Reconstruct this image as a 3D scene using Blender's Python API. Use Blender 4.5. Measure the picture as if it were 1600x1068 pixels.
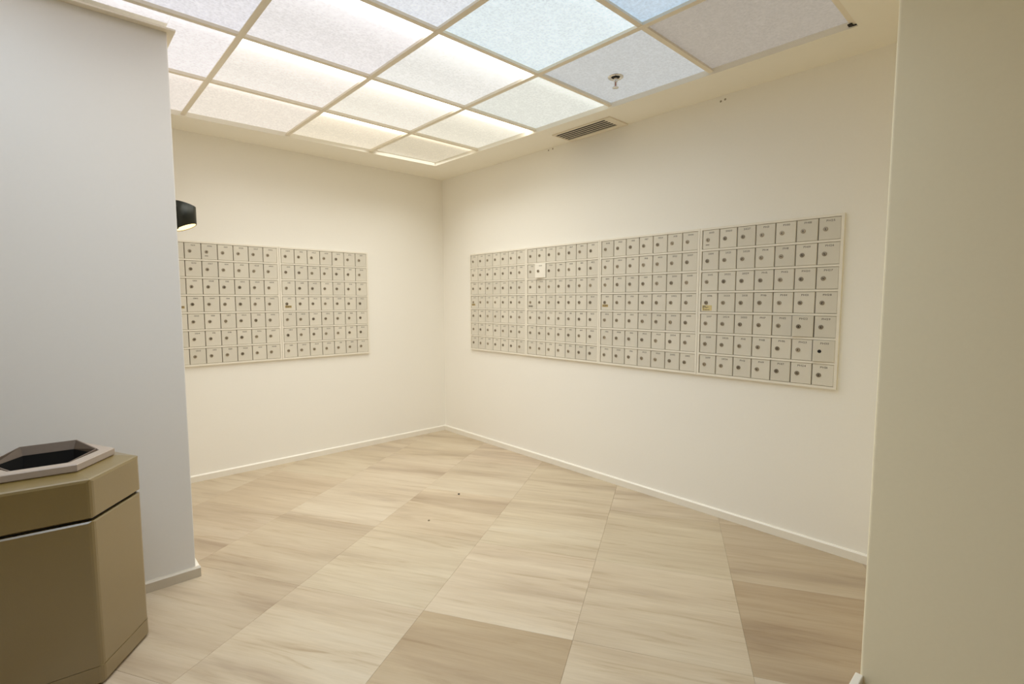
import bpy, bmesh, math, random
from mathutils import Vector, Matrix
random.seed(7)
S = bpy.context.scene
C = S.collection
for o in list(bpy.data.objects):
    bpy.data.objects.remove(o, do_unlink=True)
PI = math.pi
R = math.radians

# ------------------------------------------------------------------ camera
CX, CY, CZ = -2.7793, -3.9642, 1.2377
YAW, PITCH, ROLL = R(47.3108), R(-4.6674), R(-0.0706)
cd = bpy.data.cameras.new('camera')
cd.sensor_fit = 'HORIZONTAL'
cd.sensor_width = 36.0
cd.lens = 789.0 / 1600 * 36
cd.clip_start = 0.02
cam = bpy.data.objects.new('camera', cd)
C.objects.link(cam)
F = Vector((math.cos(YAW) * math.cos(PITCH), math.sin(YAW) * math.cos(PITCH), math.sin(PITCH)))
RT = Vector((math.sin(YAW), -math.cos(YAW), 0))
UP = RT.cross(F)
R2 = RT * math.cos(ROLL) + UP * math.sin(ROLL)
U2 = -RT * math.sin(ROLL) + UP * math.cos(ROLL)
cam.matrix_world = Matrix(((R2.x, U2.x, -F.x, CX), (R2.y, U2.y, -F.y, CY), (R2.z, U2.z, -F.z, CZ), (0, 0, 0, 1)))
S.camera = cam

# ------------------------------------------------------------------ world, exposure, light
W = bpy.data.worlds.new('world')
S.world = W
W.use_nodes = True
W.node_tree.nodes['Background'].inputs[0].default_value = (0.9, 0.95, 1, 1)
W.node_tree.nodes['Background'].inputs[1].default_value = 0.05
S.view_settings.view_transform = 'Standard'
S.view_settings.look = 'None'
S.view_settings.exposure = 0.20
S.view_settings.gamma = 1.0
S.view_settings.use_curve_mapping = False
S.cycles.max_bounces = 12
S.cycles.diffuse_bounces = 8

ZS = 2.35          # plain ceiling
ZB = 2.36          # underside of the grid bars
ZP = 2.378         # underside of the light panels
GX = [-0.3035 - 0.5999 * k for k in range(6)]      # grid lines across
GY = [-0.3240 - 0.5999 * k for k in range(6)]
WARM = (1.0, 1.0, 0.96)
COOL = (0.74, 0.93, 1.15)
# watts of area lamps added below the panels to boost their light (column i, row j)
LAMP = {}
for j in range(3):
    for i in range(3):
        LAMP[(i, j)] = ((8.0, 7.6, 4.4)[j] * (1.25 if i == 0 else 0.95), WARM)
LAMP[(3, 1)] = (2.5, WARM)
LAMP[(3, 2)] = (4.5, WARM)
for i in (1, 2, 3, 4):
    LAMP[(i, 3)] = (4.0, COOL)
    LAMP[(i, 4)] = (3.0, COOL)
LAMP[(4, 2)] = (4.0, COOL)
LAMP[(0, 3)] = (3.0, WARM)  # fill below an unlit panel, added to brighten the long wall
SPREAD = R(124)
KL = 0.235
for (i, j), (w, col) in LAMP.items():
    l = bpy.data.lights.new('panel_fill_lamp', 'AREA')
    l.shape = 'RECTANGLE'
    l.size, l.size_y = 0.52, 0.52
    if (i, j) == (3, 1):
        l.size = 0.18
    l.energy = w * KL
    l.color = col
    l.spread = SPREAD
    o = bpy.data.objects.new('panel_fill_lamp', l)
    C.objects.link(o)
    cx = (GX[i] + GX[i + 1]) / 2 if i < 5 else GX[i] - 0.3
    if (i, j) == (3, 1):
        cx = -2.215
    o.location = (cx, (GY[j] + GY[j + 1]) / 2, ZP - 0.004)

# ------------------------------------------------------------------ helpers
def new_mat(name):
    m = bpy.data.materials.new(name)
    m.use_nodes = True
    return m, m.node_tree, m.node_tree.nodes['Principled BSDF']

def simple(name, col, rough=0.5, metal=0.0, var=0.0, bump=0.0, scale=60.0, spec=0.5):
    m, t, b = new_mat(name)
    b.inputs['Base Color'].default_value = (*col, 1)
    b.inputs['Roughness'].default_value = rough
    b.inputs['Metallic'].default_value = metal
    b.inputs['Specular IOR Level'].default_value = spec
    if var or bump:
        tc = t.nodes.new('ShaderNodeTexCoord')
        n = t.nodes.new('ShaderNodeTexNoise')
        n.inputs['Scale'].default_value = scale
        n.inputs['Detail'].default_value = 4
        t.links.new(tc.outputs['Object'], n.inputs['Vector'])
        if var:
            mx = t.nodes.new('ShaderNodeMix')
            mx.data_type = 'RGBA'
            mx.inputs[6].default_value = (*[c * (1 - var) for c in col], 1)
            mx.inputs[7].default_value = (*[min(1, c * (1 + var)) for c in col], 1)
            t.links.new(n.outputs['Fac'], mx.inputs[0])
            t.links.new(mx.outputs[2], b.inputs['Base Color'])
        if bump:
            bp = t.nodes.new('ShaderNodeBump')
            bp.inputs['Strength'].default_value = bump
            bp.inputs['Distance'].default_value = 0.002
            t.links.new(n.outputs['Fac'], bp.inputs['Height'])
            t.links.new(bp.outputs['Normal'], b.inputs['Normal'])
    return m

def objvar(name, col, rough, metal, amp):
    """paint whose brightness differs a little from piece to piece"""
    m, t, b = new_mat(name)
    b.inputs['Roughness'].default_value = rough
    b.inputs['Metallic'].default_value = metal
    oi = t.nodes.new('ShaderNodeObjectInfo')
    mx = t.nodes.new('ShaderNodeMix')
    mx.data_type = 'RGBA'
    mx.inputs[6].default_value = (*[c * (1 - amp) for c in col], 1)
    mx.inputs[7].default_value = (*[min(1, c * (1 + amp)) for c in col], 1)
    t.links.new(oi.outputs['Random'], mx.inputs[0])
    t.links.new(mx.outputs[2], b.inputs['Base Color'])
    return m

def box(bm, x0, y0, z0, x1, y1, z1, mi=0):
    v = [bm.verts.new(p) for p in ((x0, y0, z0), (x1, y0, z0), (x1, y1, z0), (x0, y1, z0),
                                   (x0, y0, z1), (x1, y0, z1), (x1, y1, z1), (x0, y1, z1))]
    for f in ((3, 2, 1, 0), (4, 5, 6, 7), (0, 1, 5, 4), (1, 2, 6, 5), (2, 3, 7, 6), (3, 0, 4, 7)):
        bm.faces.new([v[k] for k in f]).material_index = mi

def prism(bm, pts, z0, z1, mi=0, cap=True):
    """pts: ccw outline (x, y)"""
    a = [bm.verts.new((x, y, z0)) for x, y in pts]
    b = [bm.verts.new((x, y, z1)) for x, y in pts]
    n = len(pts)
    for k in range(n):
        bm.faces.new((a[k], a[(k + 1) % n], b[(k + 1) % n], b[k])).material_index = mi
    if cap:
        bm.faces.new(b).material_index = mi
        bm.faces.new(a[::-1]).material_index = mi

def lathe(bm, prof, cx=0, cy=0, seg=24, mi=0, axis='z'):
    """prof: (radius, height) pairs"""
    rings = []
    for r, h in prof:
        ring = []
        for k in range(seg):
            a = 2 * PI * k / seg
            p = (cx + r * math.cos(a), cy + r * math.sin(a), h) if axis == 'z' else (cx + r * math.cos(a), -h, cy + r * math.sin(a))
            ring.append(bm.verts.new(p))
        rings.append(ring)
    for q in range(len(rings) - 1):
        for k in range(seg):
            f = bm.faces.new((rings[q][k], rings[q][(k + 1) % seg], rings[q + 1][(k + 1) % seg], rings[q + 1][k]))
            f.material_index = mi
    return rings

def mesh_of(name, bm, mats):
    bmesh.ops.recalc_face_normals(bm, faces=bm.faces[:])
    me = bpy.data.meshes.new(name)
    bm.to_mesh(me)
    bm.free()
    for m in (mats if isinstance(mats, (list, tuple)) else [mats]):
        me.materials.append(m)
    return me

def put(name, me, parent=None, loc=(0, 0, 0), rot=(0, 0, 0)):
    o = bpy.data.objects.new(name, me)
    C.objects.link(o)
    o.location = loc
    o.rotation_euler = rot
    if parent:
        o.parent = parent
    return o

def obj(name, bm, mats, parent=None, loc=(0, 0, 0), rot=(0, 0, 0), bevel=0, seg=2):
    if bevel:
        bmesh.ops.recalc_face_normals(bm, faces=bm.faces[:])
        bmesh.ops.bevel(bm, geom=bm.edges[:], offset=bevel, segments=seg, affect='EDGES', profile=0.5)
    return put(name, mesh_of(name, bm, mats), parent, loc, rot)

def thing(name, label, cat, loc=(0, 0, 0), rotz=0, group=None):
    o = bpy.data.objects.new(name, None)
    C.objects.link(o)
    o.location = loc
    o.rotation_euler = (0, 0, rotz)
    o.empty_display_size = 0.05
    o['label'] = label
    o['category'] = cat
    if group:
        o['group'] = group
    return o

def tag(o, label, cat, group=None, kind=None):
    o['label'] = label
    o['category'] = cat
    if group:
        o['group'] = group
    if kind:
        o['kind'] = kind
    return o

def struct(o, label, cat):
    return tag(o, label, cat, kind='structure')

# ------------------------------------------------------------------ materials
PAINT = (0.92, 0.895, 0.83)
M_wall = simple('cream_wall_paint', PAINT, 0.55, var=0.015, bump=0.05, scale=90, spec=0.25)
M_ceil = simple('cream_ceiling_paint', (0.92, 0.885, 0.79), 0.7, var=0.01, scale=20, spec=0.2)
M_near = simple('beige_pier_paint', (0.97, 0.90, 0.68), 0.55, var=0.015, bump=0.05, scale=90, spec=0.25)
M_pale = simple('greyed_wall_paint', (0.80, 0.775, 0.735), 0.55, var=0.01, bump=0.05, scale=90, spec=0.25)  # wall paint greyed to offset the strong lamp light on this wall
M_dim = simple('darkened_corridor_paint', (0.32, 0.28, 0.21), 0.6, var=0.02, scale=20, spec=0.25)  # unseen wall darkened to cut its bounce on bin and left wall
M_base = simple('white_trim_paint', (0.88, 0.84, 0.75), 0.35, var=0.01, scale=30)
M_stone = simple('beige_stone_base', (0.60, 0.53, 0.42), 0.4, var=0.05, scale=14)
M_grout = simple('beige_grout', (0.60, 0.52, 0.40), 0.8, var=0.06, scale=40)
M_bar = simple('cream_grid_enamel', (0.86, 0.79, 0.66), 0.45, var=0.01, scale=30)
M_plug = simple('filled_hole_grey', (0.33, 0.29, 0.22), 0.7, var=0.1, scale=40)
M_dark = simple('dark_recess', (0.015, 0.013, 0.011), 0.8, var=0.1, scale=30)
M_gap = simple('shadowed_recess_metal', (0.16, 0.135, 0.10), 0.7, var=0.1, scale=40)

def tile_material():
    m, t, b = new_mat('striped_stone_tile')
    N, L = t.nodes.new, t.links.new
    tc = N('ShaderNodeTexCoord')
    oi = N('ShaderNodeObjectInfo')
    cmb = N('ShaderNodeCombineXYZ')
    mul = N('ShaderNodeMath'); mul.operation = 'MULTIPLY'; mul.inputs[1].default_value = 57.0
    L(oi.outputs['Alpha'], mul.inputs[0])
    L(mul.outputs[0], cmb.inputs[2])
    row = N('ShaderNodeMath'); row.operation = 'MULTIPLY'; row.inputs[1].default_value = 0.6035
    L(oi.outputs['Object Index'], row.inputs[0])
    L(row.outputs[0], cmb.inputs[0])
    add = N('ShaderNodeVectorMath'); add.operation = 'ADD'
    L(tc.outputs['Object'], add.inputs[0]); L(cmb.outputs[0], add.inputs[1])
    def band(sx, sy, scale, detail, rough, dist):
        mp = N('ShaderNodeMapping')
        mp.inputs['Scale'].default_value = (sx, sy, 1)
        L(add.outputs[0], mp.inputs['Vector'])
        n = N('ShaderNodeTexNoise')
        n.inputs['Scale'].default_value = scale
        n.inputs['Detail'].default_value = detail
        n.inputs['Roughness'].default_value = rough
        n.inputs['Distortion'].default_value = dist
        L(mp.outputs[0], n.inputs['Vector'])
        return n.outputs['Fac']
    broad = band(6.0, 0.8, 1.0, 4, 0.55, 0.5)
    fine = band(30.0, 2.0, 1.0, 6, 0.62, 0.9)
    grain = band(150.0, 6.0, 1.0, 3, 0.6, 0.0)
    def ramp(src, stops):
        r = N('ShaderNodeValToRGB')
        e = r.color_ramp.elements
        e[0].position, e[0].color = stops[0][0], (*stops[0][1], 1)
        e[1].position, e[1].color = stops[-1][0], (*stops[-1][1], 1)
        for p, c in stops[1:-1]:
            q = e.new(p); q.color = (*c, 1)
        L(src, r.inputs['Fac'])
        return r.outputs['Color']
    base = ramp(broad, [(0.30, (0.43, 0.34, 0.24)), (0.45, (0.545, 0.45, 0.325)), (0.58, (0.592, 0.50, 0.367)), (0.72, (0.62, 0.535, 0.405))])
    f2 = ramp(fine, [(0.27, (0.76, 0.70, 0.63)), (0.42, (0.96, 0.945, 0.92)), (0.56, (1.0, 1.0, 1.0)), (0.72, (1.05, 1.05, 1.05))])
    g2 = ramp(grain, [(0.3, (0.95, 0.945, 0.94)), (0.7, (1.03, 1.03, 1.03))])
    def mult(a, c, f=1.0):
        mx = N('ShaderNodeMix'); mx.data_type = 'RGBA'; mx.blend_type = 'MULTIPLY'
        mx.inputs[0].default_value = f
        L(a, mx.inputs[6]); L(c, mx.inputs[7])
        return mx.outputs[2]
    col = mult(mult(base, f2), g2)
    col = mult(col, oi.outputs['Color'])
    L(col, b.inputs['Base Color'])
    b.inputs['Roughness'].default_value = 0.36
    b.inputs['Specular IOR Level'].default_value = 0.4
    bp = N('ShaderNodeBump'); bp.inputs['Strength'].default_value = 0.05; bp.inputs['Distance'].default_value = 0.001
    L(fine, bp.inputs['Height']); L(bp.outputs['Normal'], b.inputs['Normal'])
    return m
M_tile = tile_material()

def panel_material():
    """frosted prismatic diffuser with the glow of its tubes painted into the emission along the near side"""
    m, t, b = new_mat('lit_prismatic_diffuser')
    N, L = t.nodes.new, t.links.new
    tc = N('ShaderNodeTexCoord')
    oi = N('ShaderNodeObjectInfo')
    sep = N('ShaderNodeSeparateXYZ')
    L(tc.outputs['Object'], sep.inputs[0])
    def math_(op, a, c=None):
        n = N('ShaderNodeMath'); n.operation = op
        for k, q in enumerate((a, c)):
            if q is None: continue
            if isinstance(q, (int, float)): n.inputs[k].default_value = q
            else: L(q, n.inputs[k])
        return n.outputs[0]
    def tube(pos, wid):
        d = math_('DIVIDE', math_('SUBTRACT', sep.outputs['Y'], pos), wid)
        return math_('EXPONENT', math_('MULTIPLY', math_('MULTIPLY', d, d), -1.0))
    band = math_('ADD', math_('MULTIPLY', tube(0.055, 0.04), 4.6), math_('ADD', math_('MULTIPLY', tube(0.08, 0.15), 0.38), math_('MULTIPLY', tube(0.56, 0.12), 0.08)))
    vor = N('ShaderNodeTexVoronoi'); vor.inputs['Scale'].default_value = 70
    L(tc.outputs['Object'], vor.inputs['Vector'])
    noi = N('ShaderNodeTexNoise'); noi.inputs['Scale'].default_value = 120; noi.inputs['Detail'].default_value = 2
    L(tc.outputs['Object'], noi.inputs['Vector'])
    spark = math_('ADD', math_('MULTIPLY', math_('SUBTRACT', vor.outputs['Distance'], 0.35), 0.28), math_('MULTIPLY', math_('SUBTRACT', noi.outputs['Fac'], 0.5), 0.55))
    k = math_('ADD', math_('ADD', 1.0, math_('MULTIPLY', band, oi.outputs['Alpha'])), spark)
    L(oi.outputs['Color'], b.inputs['Emission Color'])
    L(k, b.inputs['Emission Strength'])
    b.inputs['Base Color'].default_value = (0.30, 0.30, 0.29, 1)
    b.inputs['Roughness'].default_value = 0.4
    bp = N('ShaderNodeBump'); bp.inputs['Strength'].default_value = 0.4; bp.inputs['Distance'].default_value = 0.002
    L(vor.outputs['Distance'], bp.inputs['Height']); L(bp.outputs['Normal'], b.inputs['Normal'])
    return m
M_panel = panel_material()

# ------------------------------------------------------------------ the room
XL, YF = -4.7, -6.1            # corridor behind and beside the camera
WLX, WLY = -2.345, -1.385      # free end and face of the wall beside the bin
PX, PY = -0.925, -3.597        # corner of the pier on the right

bm = bmesh.new(); box(bm, XL, 0, 0, 0.12, 0.12, 2.75)
struct(obj('wall_back', bm, M_wall), 'cream back wall carrying the shorter bank of mailboxes', 'wall')
bm = bmesh.new(); box(bm, 0, YF, 0, 0.12, 0, 2.75)
wall_right = struct(obj('wall_right', bm, M_wall), 'cream long wall carrying four mailbox units and a vent above', 'wall')
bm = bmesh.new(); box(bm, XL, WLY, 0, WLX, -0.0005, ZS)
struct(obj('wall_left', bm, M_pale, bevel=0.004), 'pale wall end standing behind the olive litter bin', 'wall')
bm = bmesh.new(); box(bm, PX, YF, 0, -0.0005, PY, ZS)
struct(obj('wall_near', bm, M_near, bevel=0.007, seg=3), 'beige wall face filling the edge nearest the camera', 'wall')
bm = bmesh.new(); box(bm, XL, YF - 0.12, 0, PX, YF, 2.75)
struct(obj('wall_front', bm, M_dim), 'darkened corridor wall behind the camera', 'wall')
bm = bmesh.new(); box(bm, XL - 0.12, YF, 0, XL, WLY, 2.75)
struct(obj('wall_corridor', bm, M_wall), 'cream wall closing the corridor beyond the litter bin', 'wall')

for (x, y, z) in ((-0.001, -1.349, 2.336), (-0.001, -1.391, 2.338), (-0.001, -2.638, 2.322), (-0.001, -2.662, 2.326)):
    bm = bmesh.new()
    lathe(bm, [(0.0001, 0.0008), (0.0045, 0.0006), (0.006, 0.0)], seg=8, axis='y')
    put('screw_hole', mesh_of('screw_hole', bm, M_plug), wall_right, (x + 0.001, y, z), (0, 0, -PI / 2))

# plain ceiling around the luminous field
bm = bmesh.new()
cB, cL = (-0.338, -0.384), (-2.335, -0.292)
cF = (-0.283, -3.338)
prism(bm, [cL, cB, (0, 0), (-2.345, 0)], ZS, ZS + 0.1)
prism(bm, [cB, cF, (0, -3.338), (0, 0)], ZS, ZS + 0.1)
prism(bm, [(XL, YF), (0, YF), (0, -3.338), (XL, -3.338)], ZS, ZS + 0.1)
prism(bm, [(XL, -3.338), (-3.31, -3.338), (-3.31, WLY), (XL, WLY)], ZS, ZS + 0.1)
box(bm, XL, YF, 2.72, 0, 0, 2.75)
struct(obj('ceiling', bm, M_ceil), 'plain cream ceiling around the luminous panels', 'ceiling')

# baseboards
def baseboard(name, pts, label, mat=None):
    """pts: wall line and outward normal"""
    (x0, y0), (x1, y1), (nx, ny), h, d = pts
    bm = bmesh.new()
    prof = [(0, 0), (d, 0), (d, h - 0.006), (d - 0.006, h), (0, h)]
    a = [bm.verts.new((x0 + nx * p, y0 + ny * p, q)) for p, q in prof]
    b = [bm.verts.new((x1 + nx * p, y1 + ny * p, q)) for p, q in prof]
    for k in range(5):
        bm.faces.new((a[k], a[(k + 1) % 5], b[(k + 1) % 5], b[k]))
    bm.faces.new(a); bm.faces.new(b[::-1])
    return struct(obj(name, bm, mat or M_base), label, 'baseboard')
baseboard('baseboard_back', ((WLX + 0.016, 0), (0, 0), (0, -1), 0.046, 0.014), 'low white baseboard under the shorter mailbox bank')
baseboard('baseboard_right', ((0, -0.014), (0, PY), (-1, 0), 0.046, 0.014), 'low white baseboard along the longer mailbox wall')
baseboard('baseboard_left', ((-4.69, WLY), (WLX + 0.017, WLY), (0, -1), 0.046, 0.017), 'low beige baseboard behind the litter bin', M_stone)
baseboard('baseboard_end', ((WLX, WLY), (WLX, 0), (1, 0), 0.046, 0.017), 'low white baseboard on the free end of the pale wall')
bm = bmesh.new(); prism(bm, [(PX - 0.075, PY - 0.010), (PX - 0.0003, PY - 0.010), (PX - 0.0003, PY + 0.012), (PX - 0.075, PY + 0.012)], 0, 0.046)
struct(obj('baseboard_near', bm, M_base, bevel=0.003), 'short white baseboard stub at the foot of the near beige wall', 'baseboard')

# wall angle that wraps the head of the left wall
bm = bmesh.new()
box(bm, XL, WLY - 0.034, ZS - 0.004, WLX + 0.026, WLY + 0.02, ZS + 0.003)
box(bm, WLX - 0.02, WLY + 0.02, ZS - 0.004, WLX + 0.026, -0.30, ZS + 0.003)
struct(obj('trim_1', bm, M_bar), 'cream metal angle wrapping the head of the pale wall', 'trim')

# ------------------------------------------------------------------ floor: slab and tiles laid at thirty degrees
bm = bmesh.new(); box(bm, XL, YF, -0.10, 0, 0, -0.0025)
floor = struct(obj('floor', bm, M_grout), 'striped beige stone tile floor laid at a slant to the walls', 'floor')

def clip(poly, a, b, c):
    """keep a*x+b*y<=c"""
    out = []
    for k in range(len(poly)):
        p, q = poly[k], poly[(k + 1) % len(poly)]
        dp, dq = a * p[0] + b * p[1] - c, a * q[0] + b * q[1] - c
        if dp <= 0: out.append(p)
        if dp * dq < 0:
            f = dp / (dp - dq)
            out.append((p[0] + f * (q[0] - p[0]), p[1] + f * (q[1] - p[1])))
    return out
TA = R(30.0)
ca, sa = math.cos(TA), math.sin(TA)
TP = 0.6035
def st(s, t): return (s * ca + t * sa, s * sa - t * ca)
TONE = {}
# picked out from the photograph: (column, row) -> tone
def tone(c, r):
    rr = random.Random(c * 131 + r * 17)
    v = rr.uniform(0.965, 1.02)
    return (v, v * rr.uniform(0.985, 1.005), v * rr.uniform(0.97, 1.01))
TONE[(2, -1)] = (0.78, 0.71, 0.61)
TONE[(4, 0)] = (0.77, 0.70, 0.62)
TONE[(4, 1)] = (0.88, 0.85, 0.81)
TONE[(1, 1)] = (0.97, 0.95, 0.92)
TONE[(1, -1)] = (0.98, 0.965, 0.94)
TONE[(0, 0)] = (0.90, 0.88, 0.85)
TONE[(0, -1)] = (0.88, 0.85, 0.82)
TONE[(-1, 0)] = (0.87, 0.84, 0.82)
TONE[(-1, 1)] = (0.92, 0.89, 0.86)
TONE[(-1, -1)] = (0.87, 0.84, 0.82)
TONE[(3, 0)] = (1.0, 0.99, 0.97)
TONE[(3, -1)] = (1.0, 0.98, 0.95)
TONE[(2, 0)] = (1.04, 1.03, 1.02)
DARK = {(2, -1), (4, 0)}
n_tile = 0
for c in range(-5, 9):
    for r in range(-7, 12):
        t0, s0 = -0.078 + c * TP, -2.65 + r * TP
        g = 0.0002
        q = [st(s0 + g, t0 + g), st(s0 + g, t0 + TP - g), st(s0 + TP - g, t0 + TP - g), st(s0 + TP - g, t0 + g)]
        if min(p[0] for p in q) > 0 or max(p[1] for p in q) < -5.2 or max(p[0] for p in q) < -3.9:
            continue
        for a, b, d in ((1, 0, -0.0005), (-1, 0, 4.6995), (0, 1, -0.0005), (0, -1, 6.0995)):
            if len(q) > 2: q = clip(q, a, b, d)
        if len(q) < 3: continue
        ox, oy = st(s0, t0)
        # local axes: x along the joint, y across
        loc = []
        for x, y in q:
            dx, dy = x - ox, y - oy
            loc.append((dx * ca + dy * sa, -(dx * -sa + dy * ca) * -1))
        area = sum(loc[k][0] * loc[(k + 1) % len(loc)][1] - loc[(k + 1) % len(loc)][0] * loc[k][1] for k in range(len(loc)))
        if abs(area) < 2e-4: continue
        bm = bmesh.new()
        lo = [bm.verts.new((x, y, -0.0025)) for x, y in loc]
        mxx = sum(p[0] for p in loc) / len(loc); myy = sum(p[1] for p in loc) / len(loc)
        mid = [bm.verts.new((x, y, -0.0008)) for x, y in loc]
        hi = []
        for x, y in loc:
            d = math.hypot(mxx - x, myy - y) or 1
            hi.append(bm.verts.new((x + (mxx - x) / d * 0.0005, y + (myy - y) / d * 0.0005, 0.0)))
        n = len(loc)
        for k in range(n):
            bm.faces.new((lo[k], lo[(k + 1) % n], mid[(k + 1) % n], mid[k]))
            bm.faces.new((mid[k], mid[(k + 1) % n], hi[(k + 1) % n], hi[k]))
        bm.faces.new(hi)
        o = obj('tile', bm, M_tile, floor, (ox, oy, 0), (0, 0, TA))
        o.color = (*TONE.get((c, r), tone(c, r)), 0.31 * (c + 6) + (0.07 if (c, r) in DARK else 0.0))
        o.pass_index = r + 10
        n_tile += 1

# ------------------------------------------------------------------ luminous ceiling
lum = thing('luminous_ceiling', 'glowing frosted panel ceiling held in a cream metal grid', 'ceiling light', (GX[0], GY[0], ZB))
def to_lum(o):
    o.parent = lum
    o.location = Vector(o.location) - Vector(lum.location)
    return o
def bar(name, x0, y0, x1, y1, w=0.024, dz=0.0):
    bm = bmesh.new()
    if abs(x1 - x0) > abs(y1 - y0):
        box(bm, x0, y0 - w / 2, 0, x1, y0 + w / 2, 0.003); box(bm, x0, y0 - w / 6, 0.003, x1, y0 + w / 6, 0.032)
    else:
        box(bm, x0 - w / 2, y0, 0, x0 + w / 2, y1, 0.003); box(bm, x0 - w / 6, y0, 0.003, x0 + w / 6, y1, 0.032)
    o = obj(name, bm, M_bar, None, (0, 0, ZB + dz))
    return to_lum(o)
XE = -3.305
for k in range(1, 6):
    bar('cross_bar', -2.32 if k == 1 else XE, GY[k], GX[0] + 0.02, GY[k], dz=0.0012)
for k in range(1, 4):
    # the main bars are cut around the wall head
    bar('main_bar', GX[k], GY[5], GX[k], GY[0] + 0.02, 0.026)
for k in (4, 5):
    bar('main_bar', max(GX[k], XE), GY[5], max(GX[k], XE), WLY - 0.04, 0.026)

PCOL = {
    (0, 0): ((0.64, 0.57, 0.43), 0.25), (1, 0): ((0.78, 0.70, 0.55), 1.0), (2, 0): ((0.82, 0.75, 0.65), 0.08), (3, 0): ((0.82, 0.75, 0.67), 0.05),
    (0, 1): ((0.76, 0.72, 0.60), 1.2), (1, 1): ((0.82, 0.78, 0.68), 1.2), (2, 1): ((0.83, 0.78, 0.71), 1.0), (3, 1): ((0.86, 0.82, 0.80), 0.05),
    (0, 2): ((0.74, 0.75, 0.68), 0.06), (1, 2): ((0.80, 0.79, 0.74), 1.2), (2, 2): ((0.80, 0.77, 0.75), 1.0), (3, 2): ((0.80, 0.78, 0.79), 0.3),
    (0, 3): ((0.56, 0.57, 0.55), 0.0), (1, 3): ((0.76, 0.84, 0.85), 0.02), (2, 3): ((0.78, 0.80, 0.82), 0.3), (3, 3): ((1.5, 1.58, 1.66), 0.4),  # first panel here and below is unlit; faint emission stands for bounced light
    (0, 4): ((0.44, 0.40, 0.34), 0.0), (1, 4): ((0.58, 0.68, 0.76), 0.0), (2, 4): ((1.3, 1.4, 1.5), 0.3), (3, 4): ((1.5, 1.58, 1.66), 0.3),
    (4, 2): ((1.5, 1.58, 1.66), 0.4), (4, 3): ((1.5, 1.58, 1.66), 0.4), (4, 4): ((1.5, 1.58, 1.66), 0.4),  # out-of-view panels, made brighter to light the near wall
}
def panel(x0, y0, x1, y1, key, oy=None):
    bm = bmesh.new()
    oy = y0 if oy is None else oy
    box(bm, 0, y0 - oy, 0, x1 - x0, y1 - oy, 0.003)
    o = obj('light_panel', bm, M_panel, None, (x0, oy, ZP))
    col, amp = PCOL[key]
    # the list holds the panel's luminance in the room; part of it is light the room throws back
    o.color = (*[max(0.0, c * 0.88 - d) for c, d in zip(col, (0.18, 0.165, 0.13))], amp)
    return to_lum(o)
for i in range(5):
    for j in range(5):
        x0, x1 = GX[i + 1] + 0.005, GX[i] - 0.005
        y0, y1 = GY[j + 1] + 0.005, GY[j] - 0.005
        if i == 4: x0 = XE
        if j == 0: y1 = GY[0] + 0.06
        if i == 0: x1 = GX[0] + 0.03
        if i == 3 and j < 2: x0 = WLX + 0.004
        if i == 4 and j < 2: continue
        panel(x0, y0, x1, y1, (i, j))
panel(XE, GY[2] + 0.005, WLX + 0.002, WLY - 0.012, (3, 1), GY[2] + 0.005)
# loose joint at the end of the last bar
bm = bmesh.new(); box(bm, -0.010, -0.004, 0, 0.012, 0.012, 0.004); box(bm, 0.012, -0.016, 0, 0.017, 0.006, 0.004)
o = obj('open_joint', bm, M_dark, None, (-0.297, -3.318, ZB - 0.0045)); to_lum(o)

# ------------------------------------------------------------------ mailboxes
M_frame = simple('mailbox_frame_enamel', (0.86, 0.815, 0.71), 0.36, metal=0.0, var=0.015, scale=25)
M_door = objvar('mailbox_door_enamel', (0.72, 0.68, 0.585), 0.42, 0.0, 0.045)
M_lit_door = simple('lit_door_enamel', (0.93, 0.89, 0.79), 0.5, var=0.01)  # door colour whitened to show it catching the light
M_lock = objvar('worn_nickel', (0.36, 0.31, 0.235), 0.38, 0.75, 0.25)
M_ink = simple('grey_ink', (0.13, 0.115, 0.09), 0.7, var=0.05)
M_brass = simple('brass_plate', (0.52, 0.39, 0.16), 0.35, metal=0.5, var=0.1, scale=200)
M_paper = simple('yellowed_sticker', (0.68, 0.56, 0.27), 0.7, var=0.08, scale=120)
M_grey = simple('grey_sticker', (0.36, 0.33, 0.27), 0.6, var=0.1, scale=200)

UW = 0.709
def make_frame_mesh(H):
    bm = bmesh.new()
    m = 0.012
    w = UW - 0.002
    box(bm, 0.004, -0.004, 0.004, w - 0.004, 0, H - 0.004, 1)
    box(bm, 0, -0.017, 0, m, 0, H); box(bm, w - m, -0.017, 0, w, 0, H)
    box(bm, m, -0.017, H - m, w - m, 0, H); box(bm, m, -0.017, 0, w - m, 0, m)
    rp = (H - 2 * m + 0.010) / 7
    for k in range(1, 7):
        z = m + k * rp - 0.010
        box(bm, m, -0.0175, z, w - m, -0.004, z + 0.010)
    return mesh_of('frame', bm, [M_frame, M_gap]), rp
def make_door_mesh(w, h, mat):
    bm = bmesh.new()
    b = 0.0022
    rings = []
    for d, i in ((0.006, 0.0), (0.0128, 0.0), (0.015, b)):
        rings.append([bm.verts.new(p) for p in ((i, -d, i), (w - i, -d, i), (w - i, -d, h - i), (i, -d, h - i))])
    for q in range(2):
        for k in range(4):
            bm.faces.new((rings[q][k], rings[q][(k + 1) % 4], rings[q + 1][(k + 1) % 4], rings[q + 1][k]))
    bm.faces.new(rings[2]); bm.faces.new(rings[0][::-1])
    return mesh_of('door', bm, mat)
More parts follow.
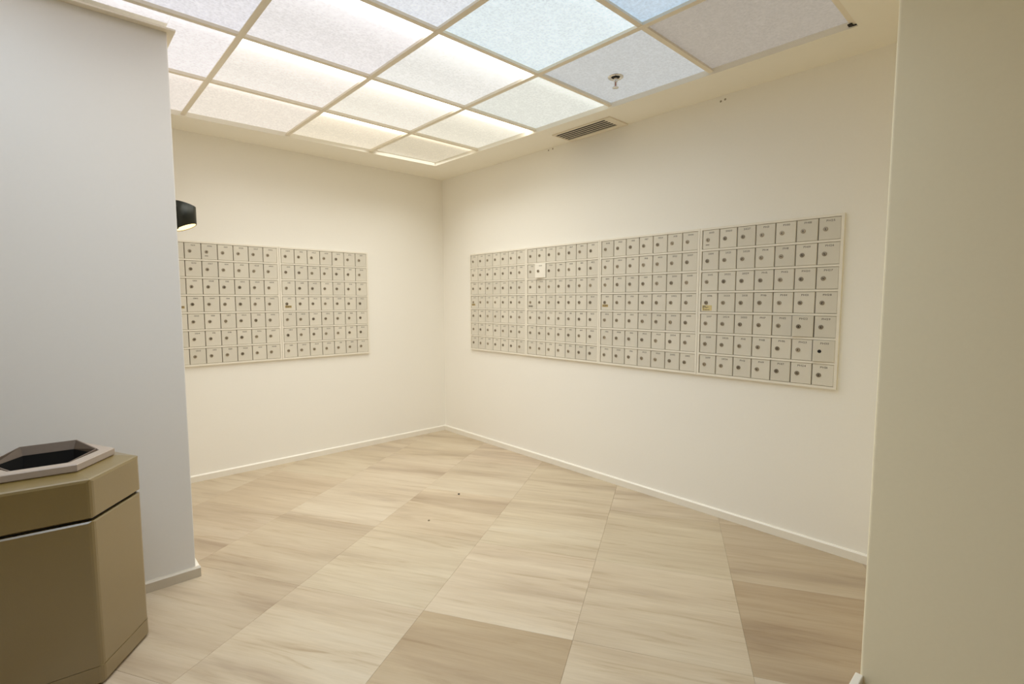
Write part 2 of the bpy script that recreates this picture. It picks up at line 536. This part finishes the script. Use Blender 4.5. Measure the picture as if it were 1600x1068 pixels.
def make_lock_mesh(ang):
    bm = bmesh.new()
    r = lathe(bm, [(0.0108, 0.0150), (0.0108, 0.0172), (0.0096, 0.0186), (0.0072, 0.0190), (0.0068, 0.0180)], seg=14, axis='y')
    f = bm.faces.new(r[-1]); f.material_index = 0
    c, s = math.cos(ang), math.sin(ang)
    q = []
    for x, z in ((-0.0016, -0.0052), (0.0016, -0.0052), (0.0016, 0.0038), (-0.0016, 0.0038)):
        q.append(bm.verts.new((x * c - z * s, -0.0183, x * s + z * c)))
    bm.faces.new(q).material_index = 1
    me = bpy.data.meshes.new('lock'); bm.normal_update(); bm.to_mesh(me); bm.free()
    me.materials.append(M_lock); me.materials.append(M_dark)
    return me
LOCKS = [make_lock_mesh(a) for a in (0, 0.25, -0.4, 1.2)]
bm = bmesh.new(); lathe(bm, [(0.0085, 0.0153), (0.0001, 0.0153)], seg=16, axis='y'); HOLE = mesh_of('lock_hole', bm, M_dark)

GLYPH = {}
def glyph(ch):
    if ch not in GLYPH:
        cu = bpy.data.curves.new('glyph', 'FONT')
        cu.body = ch
        cu.resolution_u = 2
        cu.offset = 0.012
        ob = bpy.data.objects.new('glyph', cu)
        me = bpy.data.meshes.new_from_object(ob)
        vs = [(v.co.x, v.co.y) for v in me.vertices]
        x0 = min(v[0] for v in vs); x1 = max(v[0] for v in vs)
        GLYPH[ch] = ([(x - x0, y) for x, y in vs], [tuple(p.vertices) for p in me.polygons], x1 - x0)
        bpy.data.objects.remove(ob); bpy.data.curves.remove(cu); bpy.data.meshes.remove(me)
    return GLYPH[ch]
TEXT = {}
def text_mesh(s, cap=0.009, wide=1.25):
    if s in TEXT: return TEXT[s]
    k = cap / 0.69
    V, FA, x = [], [], 0.0
    for ch in s:
        v, f, w = glyph(ch)
        b = len(V)
        V += [((x + p) * k * wide, 0.0, q * k) for p, q in v]
        FA += [tuple(b + i for i in p) for p in f]
        x += w + 0.10
    half = (x - 0.10) * k * wide / 2
    me = bpy.data.meshes.new('number')
    me.from_pydata([(a - half, b, c) for a, b, c in V], [], FA)
    me.materials.append(M_ink)
    TEXT[s] = me
    return me
def plate_mesh(name, w, h, mat, lines):
    bm = bmesh.new()
    box(bm, -w / 2, -0.0158, -h / 2, w / 2, -0.0149, h / 2, 0)
    for x0, x1, z0, z1 in lines:
        box(bm, x0 * w, -0.0161, z0 * h, x1 * w, -0.0156, z1 * h, 1)
    return mesh_of(name, bm, [mat, M_ink])
PLATE = plate_mesh('maker_plate', 0.046, 0.016, M_brass, [(-0.4, -0.18, 0.1, 0.3), (-0.1, 0.38, 0.05, 0.3), (-0.38, 0.1, -0.32, -0.18)])
PLATE_G = plate_mesh('maker_plate', 0.046, 0.014, M_grey, [(-0.4, -0.1, -0.2, 0.2), (0.0, 0.38, -0.2, 0.2)])
NOTE = plate_mesh('sticker', 0.056, 0.030, M_paper, [(-0.42, -0.34, -0.1, 0.4), (-0.34, -0.18, 0.3, 0.42), (-0.24, -0.16, 0.0, 0.36), (-0.12, 0.18, 0.12, 0.2), (-0.08, 0.02, -0.02, 0.06), (-0.36, -0.28, -0.45, -0.2), (-0.2, -0.1, -0.42, -0.26), (-0.05, 0.05, -0.42, -0.28), (0.1, 0.26, -0.4, -0.3)])
SLOT = plate_mesh('dark_slot', 0.020, 0.004, M_gap, [])

seq = []
for fl in range(11, 20):
    seq += ['%d%02d' % (fl, k) for k in range(1, 33)]
seq += ['20%02d' % k for k in range(1, 13)]
last = ['20%02d' % k for k in range(13, 30)] + ['2031', '2032', 'PH1', 'PH2'] + ['PH%d' % k for k in range(3, 13)] + ['PH%d' % k for k in range(14, 32)]
seq = (seq + last)[-294:]

def mailbox_unit(label, loc, rotz, H, numbers, special, plate):
    root = thing('mailbox_unit', label, 'mailboxes', loc, rotz, 'built-in mailbox units')
    fm, rp = FRAMES.setdefault(round(H, 4), make_frame_mesh(H))
    put('frame', fm, root)
    m, w = 0.012, UW - 0.002
    cp = (w - 2 * m) / 7
    dw, dh = cp - 0.0042, rp - 0.010 - 0.0026
    key = (round(dw, 4), round(dh, 4))
    if key not in DOORS: DOORS[key] = (make_door_mesh(dw, dh, M_door), make_door_mesh(dw, dh, M_lit_door))
    for c in range(7):
        for r in range(7):
            x = m + c * cp + 0.0036
            z = H - m - (r + 1) * rp + 0.010 + 0.0013
            sp = special.get((c, r), {})
            ang = sp.get('ajar', 0)
            d = put('door', DOORS[key][1 if sp.get('white') else 0], root, (x, 0, z))
            if ang:      # hinged along its right edge
                pv = Vector((dw, -0.006, 0))
                rot = Matrix.Rotation(R(ang), 3, 'Z')
                d.rotation_euler = (0, 0, R(ang))
                d.location = Vector((x, -0.004, z)) + pv - rot @ pv
                if sp.get('label'): d['label'] = sp['label']
            rr = random.random()
            if sp.get('nolock'):
                put('lock_hole', HOLE, d, (dw * 0.31, 0, dh * 0.485))['label'] = 'empty black lock hole'
            else:
                put('lock', LOCKS[0 if rr < 0.5 else 1 if rr < 0.7 else 2 if rr < 0.88 else 3], d, (dw * 0.31, 0, dh * 0.485))
            put('number', text_mesh(numbers[c * 7 + r]), d, (dw * 0.53, -0.0153, dh * 0.815))
            if sp.get('slot'):
                put('dark_slot', SLOT, d, (dw * 0.30, 0, dh * 0.22))
            if (c, r) == (0, 3) and plate:
                pm, px, pz = plate
                put(pm.name.split('.')[0], pm, d, (dw * px, 0, dh * pz))
    return root
FRAMES, DOORS = {}, {}
YR0, ZR0, HR = -0.4235, 0.8095, 1.6444 - 0.8095
XR0, ZL0, HL = -0.7759, 0.7983, 1.6383 - 0.7983
mailbox_unit('mailbox unit on the back wall, half hidden by the pale wall end', (XR0 - 2 * UW, 0, ZL0), 0, HL, seq[0:49],
             {(2, 0): {'slot': 1}}, (PLATE, 0.62, 0.3))
mailbox_unit('mailbox unit on the back wall, on the side of the room corner', (XR0 - UW, 0, ZL0), 0, HL, seq[49:98], {}, (PLATE, 0.42, 0.28))
UL = ['first mailbox unit on the long wall, nearest the room corner',
      'mailbox unit on the long wall with one door standing open, whitened as if catching light',
      'third mailbox unit from the corner on the long wall, with a brass plate',
      'mailbox unit with PH numbers and one empty lock hole, farthest from the corner']
SP = [{}, {(1, 1): {'ajar': 13, 'white': 1, 'label': 'mailbox door standing ajar, whitened as if catching light'}}, {},
      {(0, 0): {'slot': 1}, (5, 4): {'ajar': 6.5, 'label': 'mailbox door standing slightly ajar'}, (6, 5): {'ajar': 6, 'nolock': 1, 'label': 'mailbox door slightly ajar with no lock'}}]
PLT = [(PLATE, 0.34, 0.28), (PLATE_G, 0.36, 0.20), (PLATE, 0.36, 0.28), (NOTE, 0.38, 0.2)]
for k in range(4):
    mailbox_unit(UL[k], (0, YR0 - k * UW, ZR0), -PI / 2, HR, seq[98 + 49 * k:147 + 49 * k], SP[k], PLT[k])

# ------------------------------------------------------------------ litter bin
M_bin = simple('olive_tan_moulded_shell', (0.182, 0.118, 0.020), 0.42, var=0.05, bump=0.15, scale=260)
_b = M_bin.node_tree.nodes['Principled BSDF']
_b.inputs['Coat Weight'].default_value = 1.0
_b.inputs['Sheen Weight'].default_value = 0.05
_b.inputs['Coat IOR'].default_value = 1.95
_b.inputs['Sheen Roughness'].default_value = 0.35
_b.inputs['Coat Roughness'].default_value = 0.28
M_rim = simple('pinkish_tan_rim', (0.42, 0.34, 0.27), 0.45, var=0.03, scale=120)
M_liner = simple('brown_plastic_liner', (0.17, 0.125, 0.09), 0.5, var=0.08, scale=80)
M_bag = simple('black_bag', (0.008, 0.007, 0.006), 0.6, var=0.2, bump=0.4, scale=30)
BC = (-2.809, -1.706)
bn = thing('litter_bin', 'hexagonal olive-tan litter bin with a brown-lined opening, by the pale wall', 'bin', (BC[0], BC[1], 0), R(-5.5))
def hexa(s, off=0.0):
    return [(s * math.cos(PI / 3 * k) , s * math.sin(PI / 3 * k) + off) for k in range(6)]
def hexstack(levels, mi=0, bot=True, top=True):
    bm = bmesh.new()
    rings = [[bm.verts.new((x, y, z)) for x, y in hexa(s)] for s, z in levels]
    for q in range(len(rings) - 1):
        for k in range(6):
            bm.faces.new((rings[q][k], rings[q][(k + 1) % 6], rings[q + 1][(k + 1) % 6], rings[q + 1][k]))
    if bot: bm.faces.new(rings[0][::-1])
    if top: bm.faces.new(rings[-1])
    return bm
def bevel_vert(bm, off, seg=3):
    bmesh.ops.recalc_face_normals(bm, faces=bm.faces[:])
    ed = [e for e in bm.edges if abs(e.verts[0].co.z - e.verts[1].co.z) > 0.02]
    bmesh.ops.bevel(bm, geom=ed, offset=off, segments=seg, affect='EDGES', profile=0.5)
bm = hexstack([(0.238, 0.0), (0.2505, 0.012), (0.2505, 0.0655)]); bevel_vert(bm, 0.012)
o = obj('base', bm, M_bin, bn)
bm = hexstack([(0.2475, 0.0645), (0.2495, 0.068), (0.2495, 0.541), (0.245, 0.546), (0.236, 0.547)], bot=False); bevel_vert(bm, 0.012)
obj('body', bm, M_bin, bn)
bm = hexstack([(0.236, 0.546), (0.236, 0.556)], bot=False, top=False)
obj('seam', bm, M_dark, bn)
bm = bmesh.new()
lv = [(0.244, 0.555), (0.2505, 0.559), (0.2505, 0.673), (0.247, 0.680), (0.240, 0.683), (0.165, 0.699), (0.140, 0.700), (0.140, 0.64)]
rings = [[bm.verts.new((x, y, z)) for x, y in hexa(s)] for s, z in lv]
for q in range(len(rings) - 1):
    for k in range(6):
        bm.faces.new((rings[q][k], rings[q][(k + 1) % 6], rings[q + 1][(k + 1) % 6], rings[q + 1][k]))
bmesh.ops.recalc_face_normals(bm, faces=bm.faces[:])
bmesh.ops.bevel(bm, geom=[e for e in bm.edges if abs(e.verts[0].co.z - e.verts[1].co.z) > 0.09], offset=0.012, segments=3, affect='EDGES', profile=0.5)
obj('lid', bm, M_bin, bn)
bm = bmesh.new()
lv = [(0.178, 0.696), (0.183, 0.700), (0.183, 0.719), (0.180, 0.722), (0.142, 0.722), (0.139, 0.716), (0.139, 0.66)]
rings = [[bm.verts.new((x, y, z)) for x, y in hexa(s)] for s, z in lv]
for q in range(len(rings) - 1):
    for k in range(6):
        bm.faces.new((rings[q][k], rings[q][(k + 1) % 6], rings[q + 1][(k + 1) % 6], rings[q + 1][k]))
obj('rim', bm, M_rim, bn)
# brown liner whose back stands above the rim
bm = bmesh.new()
hz = {0: 0.727, 1: 0.740, 2: 0.740, 3: 0.727, 4: 0.7205, 5: 0.7205}
out, inn, low, low2 = [], [], [], []
for k, (x, y) in enumerate(hexa(1.0)):
    lean = 0.150 if k in (1, 2) else 0.1365
    out.append(bm.verts.new((x * lean, y * lean, hz[k])))
    inn.append(bm.verts.new((x * (lean - 0.005), y * (lean - 0.005), hz[k])))
    low.append(bm.verts.new((x * 0.1325, y * 0.1325, 0.711)))
    low2.append(bm.verts.new((x * 0.1365, y * 0.1365, 0.705)))
for k in range(6):
    n = (k + 1) % 6
    bm.faces.new((out[k], out[n], inn[n], inn[k]))
    bm.faces.new((inn[k], inn[n], low[n], low[k]))
    bm.faces.new((low2[k], low2[n], out[n], out[k]))
ln = obj('liner', bm, M_liner, bn)
bm = bmesh.new(); box(bm, -0.010, -0.002, -0.007, 0.010, 0.002, 0.007)
obj('latch_hole', bm, M_dark, ln, (-0.108, 0.062, 0.724), (0, 0, R(60)))
bm = hexstack([(0.120, 0.30), (0.1320, 0.7105)], bot=True, top=False)
obj('bag', bm, M_bag, bn)

# ------------------------------------------------------------------ wall lamp on the free end of the left wall
M_black = simple('dark_bronze_metal', (0.030, 0.032, 0.026), 0.38, metal=0.6, var=0.15, scale=40)
M_gold = simple('gilded_inside', (0.75, 0.52, 0.16), 0.35, metal=0.6, var=0.05)
M_glow, t, b = new_mat('lamp_glow')
b.inputs['Base Color'].default_value = (0.9, 0.8, 0.5, 1)
b.inputs['Emission Color'].default_value = (1.0, 0.80, 0.36, 1)
b.inputs['Emission Strength'].default_value = 1.6
SY = -0.80
sc_ = thing('wall_lamp', 'small black wall lamp glowing gold underneath, above the shorter mailbox bank', 'wall lamp', (WLX, SY, 1.60))
bm = bmesh.new(); box(bm, 0.0, -0.030, 0.012, 0.100, 0.030, 0.128)
obj('bracket', bm, M_black, sc_, bevel=0.003)
def shade_ring(bm, rx, ry, cx, zt, zb, seg=28):
    T, B = [], []
    for k in range(seg):
        a = 2 * PI * k / seg
        x, y = cx + rx * math.cos(a), ry * math.sin(a)
        T.append(bm.verts.new((x, y, zt(x, y)))); B.append(bm.verts.new((x, y, zb(x, y))))
    return T, B
zt = lambda x, y: 0.158 - 0.28 * (x - 0.10)
zb = lambda x, y: 0.012 + 0.36 * (x - 0.10) - 0.22 * y
bm = bmesh.new()
T1, B1 = shade_ring(bm, 0.049, 0.049, 0.138, zt, zb)
T2, B2 = shade_ring(bm, 0.046, 0.046, 0.138, zt, zb)
n = len(T1)
for k in range(n):
    q = (k + 1) % n
    bm.faces.new((B1[k], B1[q], T1[q], T1[k])).material_index = 0
    bm.faces.new((T1[k], T1[q], T2[q], T2[k])).material_index = 0
    bm.faces.new((B1[k], B2[k], B2[q], B1[q])).material_index = 0
    bm.faces.new((T2[k], T2[q], B2[q], B2[k])).material_index = 1
for f in bm.faces: f.smooth = True
sh = obj('shade', bm, [M_black, M_gold], sc_)
bm = bmesh.new()
pts = [bm.verts.new((0.138 + 0.0455 * math.cos(2 * PI * k / 24), 0.0455 * math.sin(2 * PI * k / 24), zb(0.138 + 0.0455 * math.cos(2 * PI * k / 24), 0.0455 * math.sin(2 * PI * k / 24)) + 0.0025)) for k in range(24)]
up = [bm.verts.new((v.co.x, v.co.y, v.co.z + 0.004)) for v in pts]
bm.faces.new(pts[::-1]); bm.faces.new(up)
for k in range(24): bm.faces.new((pts[k], pts[(k + 1) % 24], up[(k + 1) % 24], up[k]))
obj('diffuser', bm, M_glow, sc_)

# ------------------------------------------------------------------ air vent
M_vent = simple('cream_vent_enamel', (0.80, 0.73, 0.60), 0.4, var=0.02)
av = thing('air_vent', 'cream slotted air vent in the ceiling edge above the long wall', 'vent', (-0.105, -1.79, ZS))
bm = bmesh.new()
X0, X1, Y0, Y1 = -0.100, 0.095, -0.255, 0.215
a0, a1, b0, b1 = -0.086, 0.052, -0.205, 0.200
h = 0.008
box(bm, X0, Y0, -h, a0, Y1, 0); box(bm, a1, Y0, -h, X1, Y1, 0)
box(bm, a0, Y0, -h, a1, b0, 0); box(bm, a0, b1, -h, a1, Y1, 0)
obj('frame', bm, M_vent, av)
bm = bmesh.new(); box(bm, a0, b0, -0.0015, a1, b1, 0)
obj('backing', bm, M_dark, av)
bm = bmesh.new(); box(bm, -0.0035, b0 + 0.001, -0.0006, 0.0035, b1 - 0.001, 0.0006)
slat = mesh_of('slat', bm, M_vent)
for k in range(4):
    x = a0 + (a1 - a0) * (k + 1) / 5
    put('slat', slat, av, (x, 0, -0.0058), (0, R(6), 0))

# ------------------------------------------------------------------ fire sprinkler
M_chrome = simple('chrome', (0.75, 0.73, 0.70), 0.12, metal=1.0, var=0.02)
sp = thing('fire_sprinkler', 'chrome fire sprinkler hanging from a dim ceiling panel', 'sprinkler', (-0.566, -2.350, ZP))
bm = bmesh.new(); lathe(bm, [(0.040, 0.0), (0.040, -0.002), (0.034, -0.006), (0.026, -0.004), (0.022, -0.0015)], seg=28)
for f in bm.faces: f.smooth = True
obj('escutcheon', bm, M_chrome, sp)
bm = bmesh.new(); r = lathe(bm, [(0.024, -0.0012), (0.012, -0.0012), (0.0001, -0.0012)], seg=20)
obj('cup', bm, M_dark, sp)
bm = bmesh.new(); lathe(bm, [(0.009, 0.0), (0.009, -0.014), (0.012, -0.015), (0.012, -0.021), (0.008, -0.023), (0.0001, -0.023)], seg=12)
obj('body', bm, M_chrome, sp)
for s in (-1, 1):
    bm = bmesh.new(); box(bm, s * 0.0095 - 0.0016, -0.0022, -0.052, s * 0.0095 + 0.0016, 0.0022, -0.020)
    obj('arm', bm, M_chrome, sp)
bm = bmesh.new(); lathe(bm, [(0.0001, -0.024), (0.0026, -0.025), (0.0032, -0.036), (0.0026, -0.048), (0.0001, -0.049)], seg=10)
obj('bulb', bm, simple('red_glass_bulb', (0.35, 0.10, 0.05), 0.1, var=0.05), sp)
bm = bmesh.new(); lathe(bm, [(0.0001, -0.051), (0.016, -0.051), (0.016, -0.0535), (0.0001, -0.055)], seg=18)
obj('deflector', bm, M_chrome, sp)

# ------------------------------------------------------------------ specks on the floor
M_crumb = simple('dark_crumb', (0.05, 0.04, 0.03), 0.8, var=0.2)
M_crumb2 = simple('pale_crumb', (0.30, 0.24, 0.16), 0.8, var=0.2)
def crumb(x, y, r, mat, label):
    bm = bmesh.new()
    bmesh.ops.create_icosphere(bm, subdivisions=1, radius=r)
    for v in bm.verts:
        v.co = Vector((v.co.x * random.uniform(0.8, 1.5), v.co.y * random.uniform(0.7, 1.2), max(v.co.z * 0.7, -r * 0.4)))
    z = -min(v.co.z for v in bm.verts)
    return tag(obj('crumb', bm, mat, None, (x, y, z)), label, 'crumb')
crumb(-0.894, -1.416, 0.007, M_crumb, 'dark crumb on the pale tiles toward the room corner')
crumb(-1.253, -1.614, 0.006, M_crumb2, 'brownish crumb on the tiles in the middle of the room')
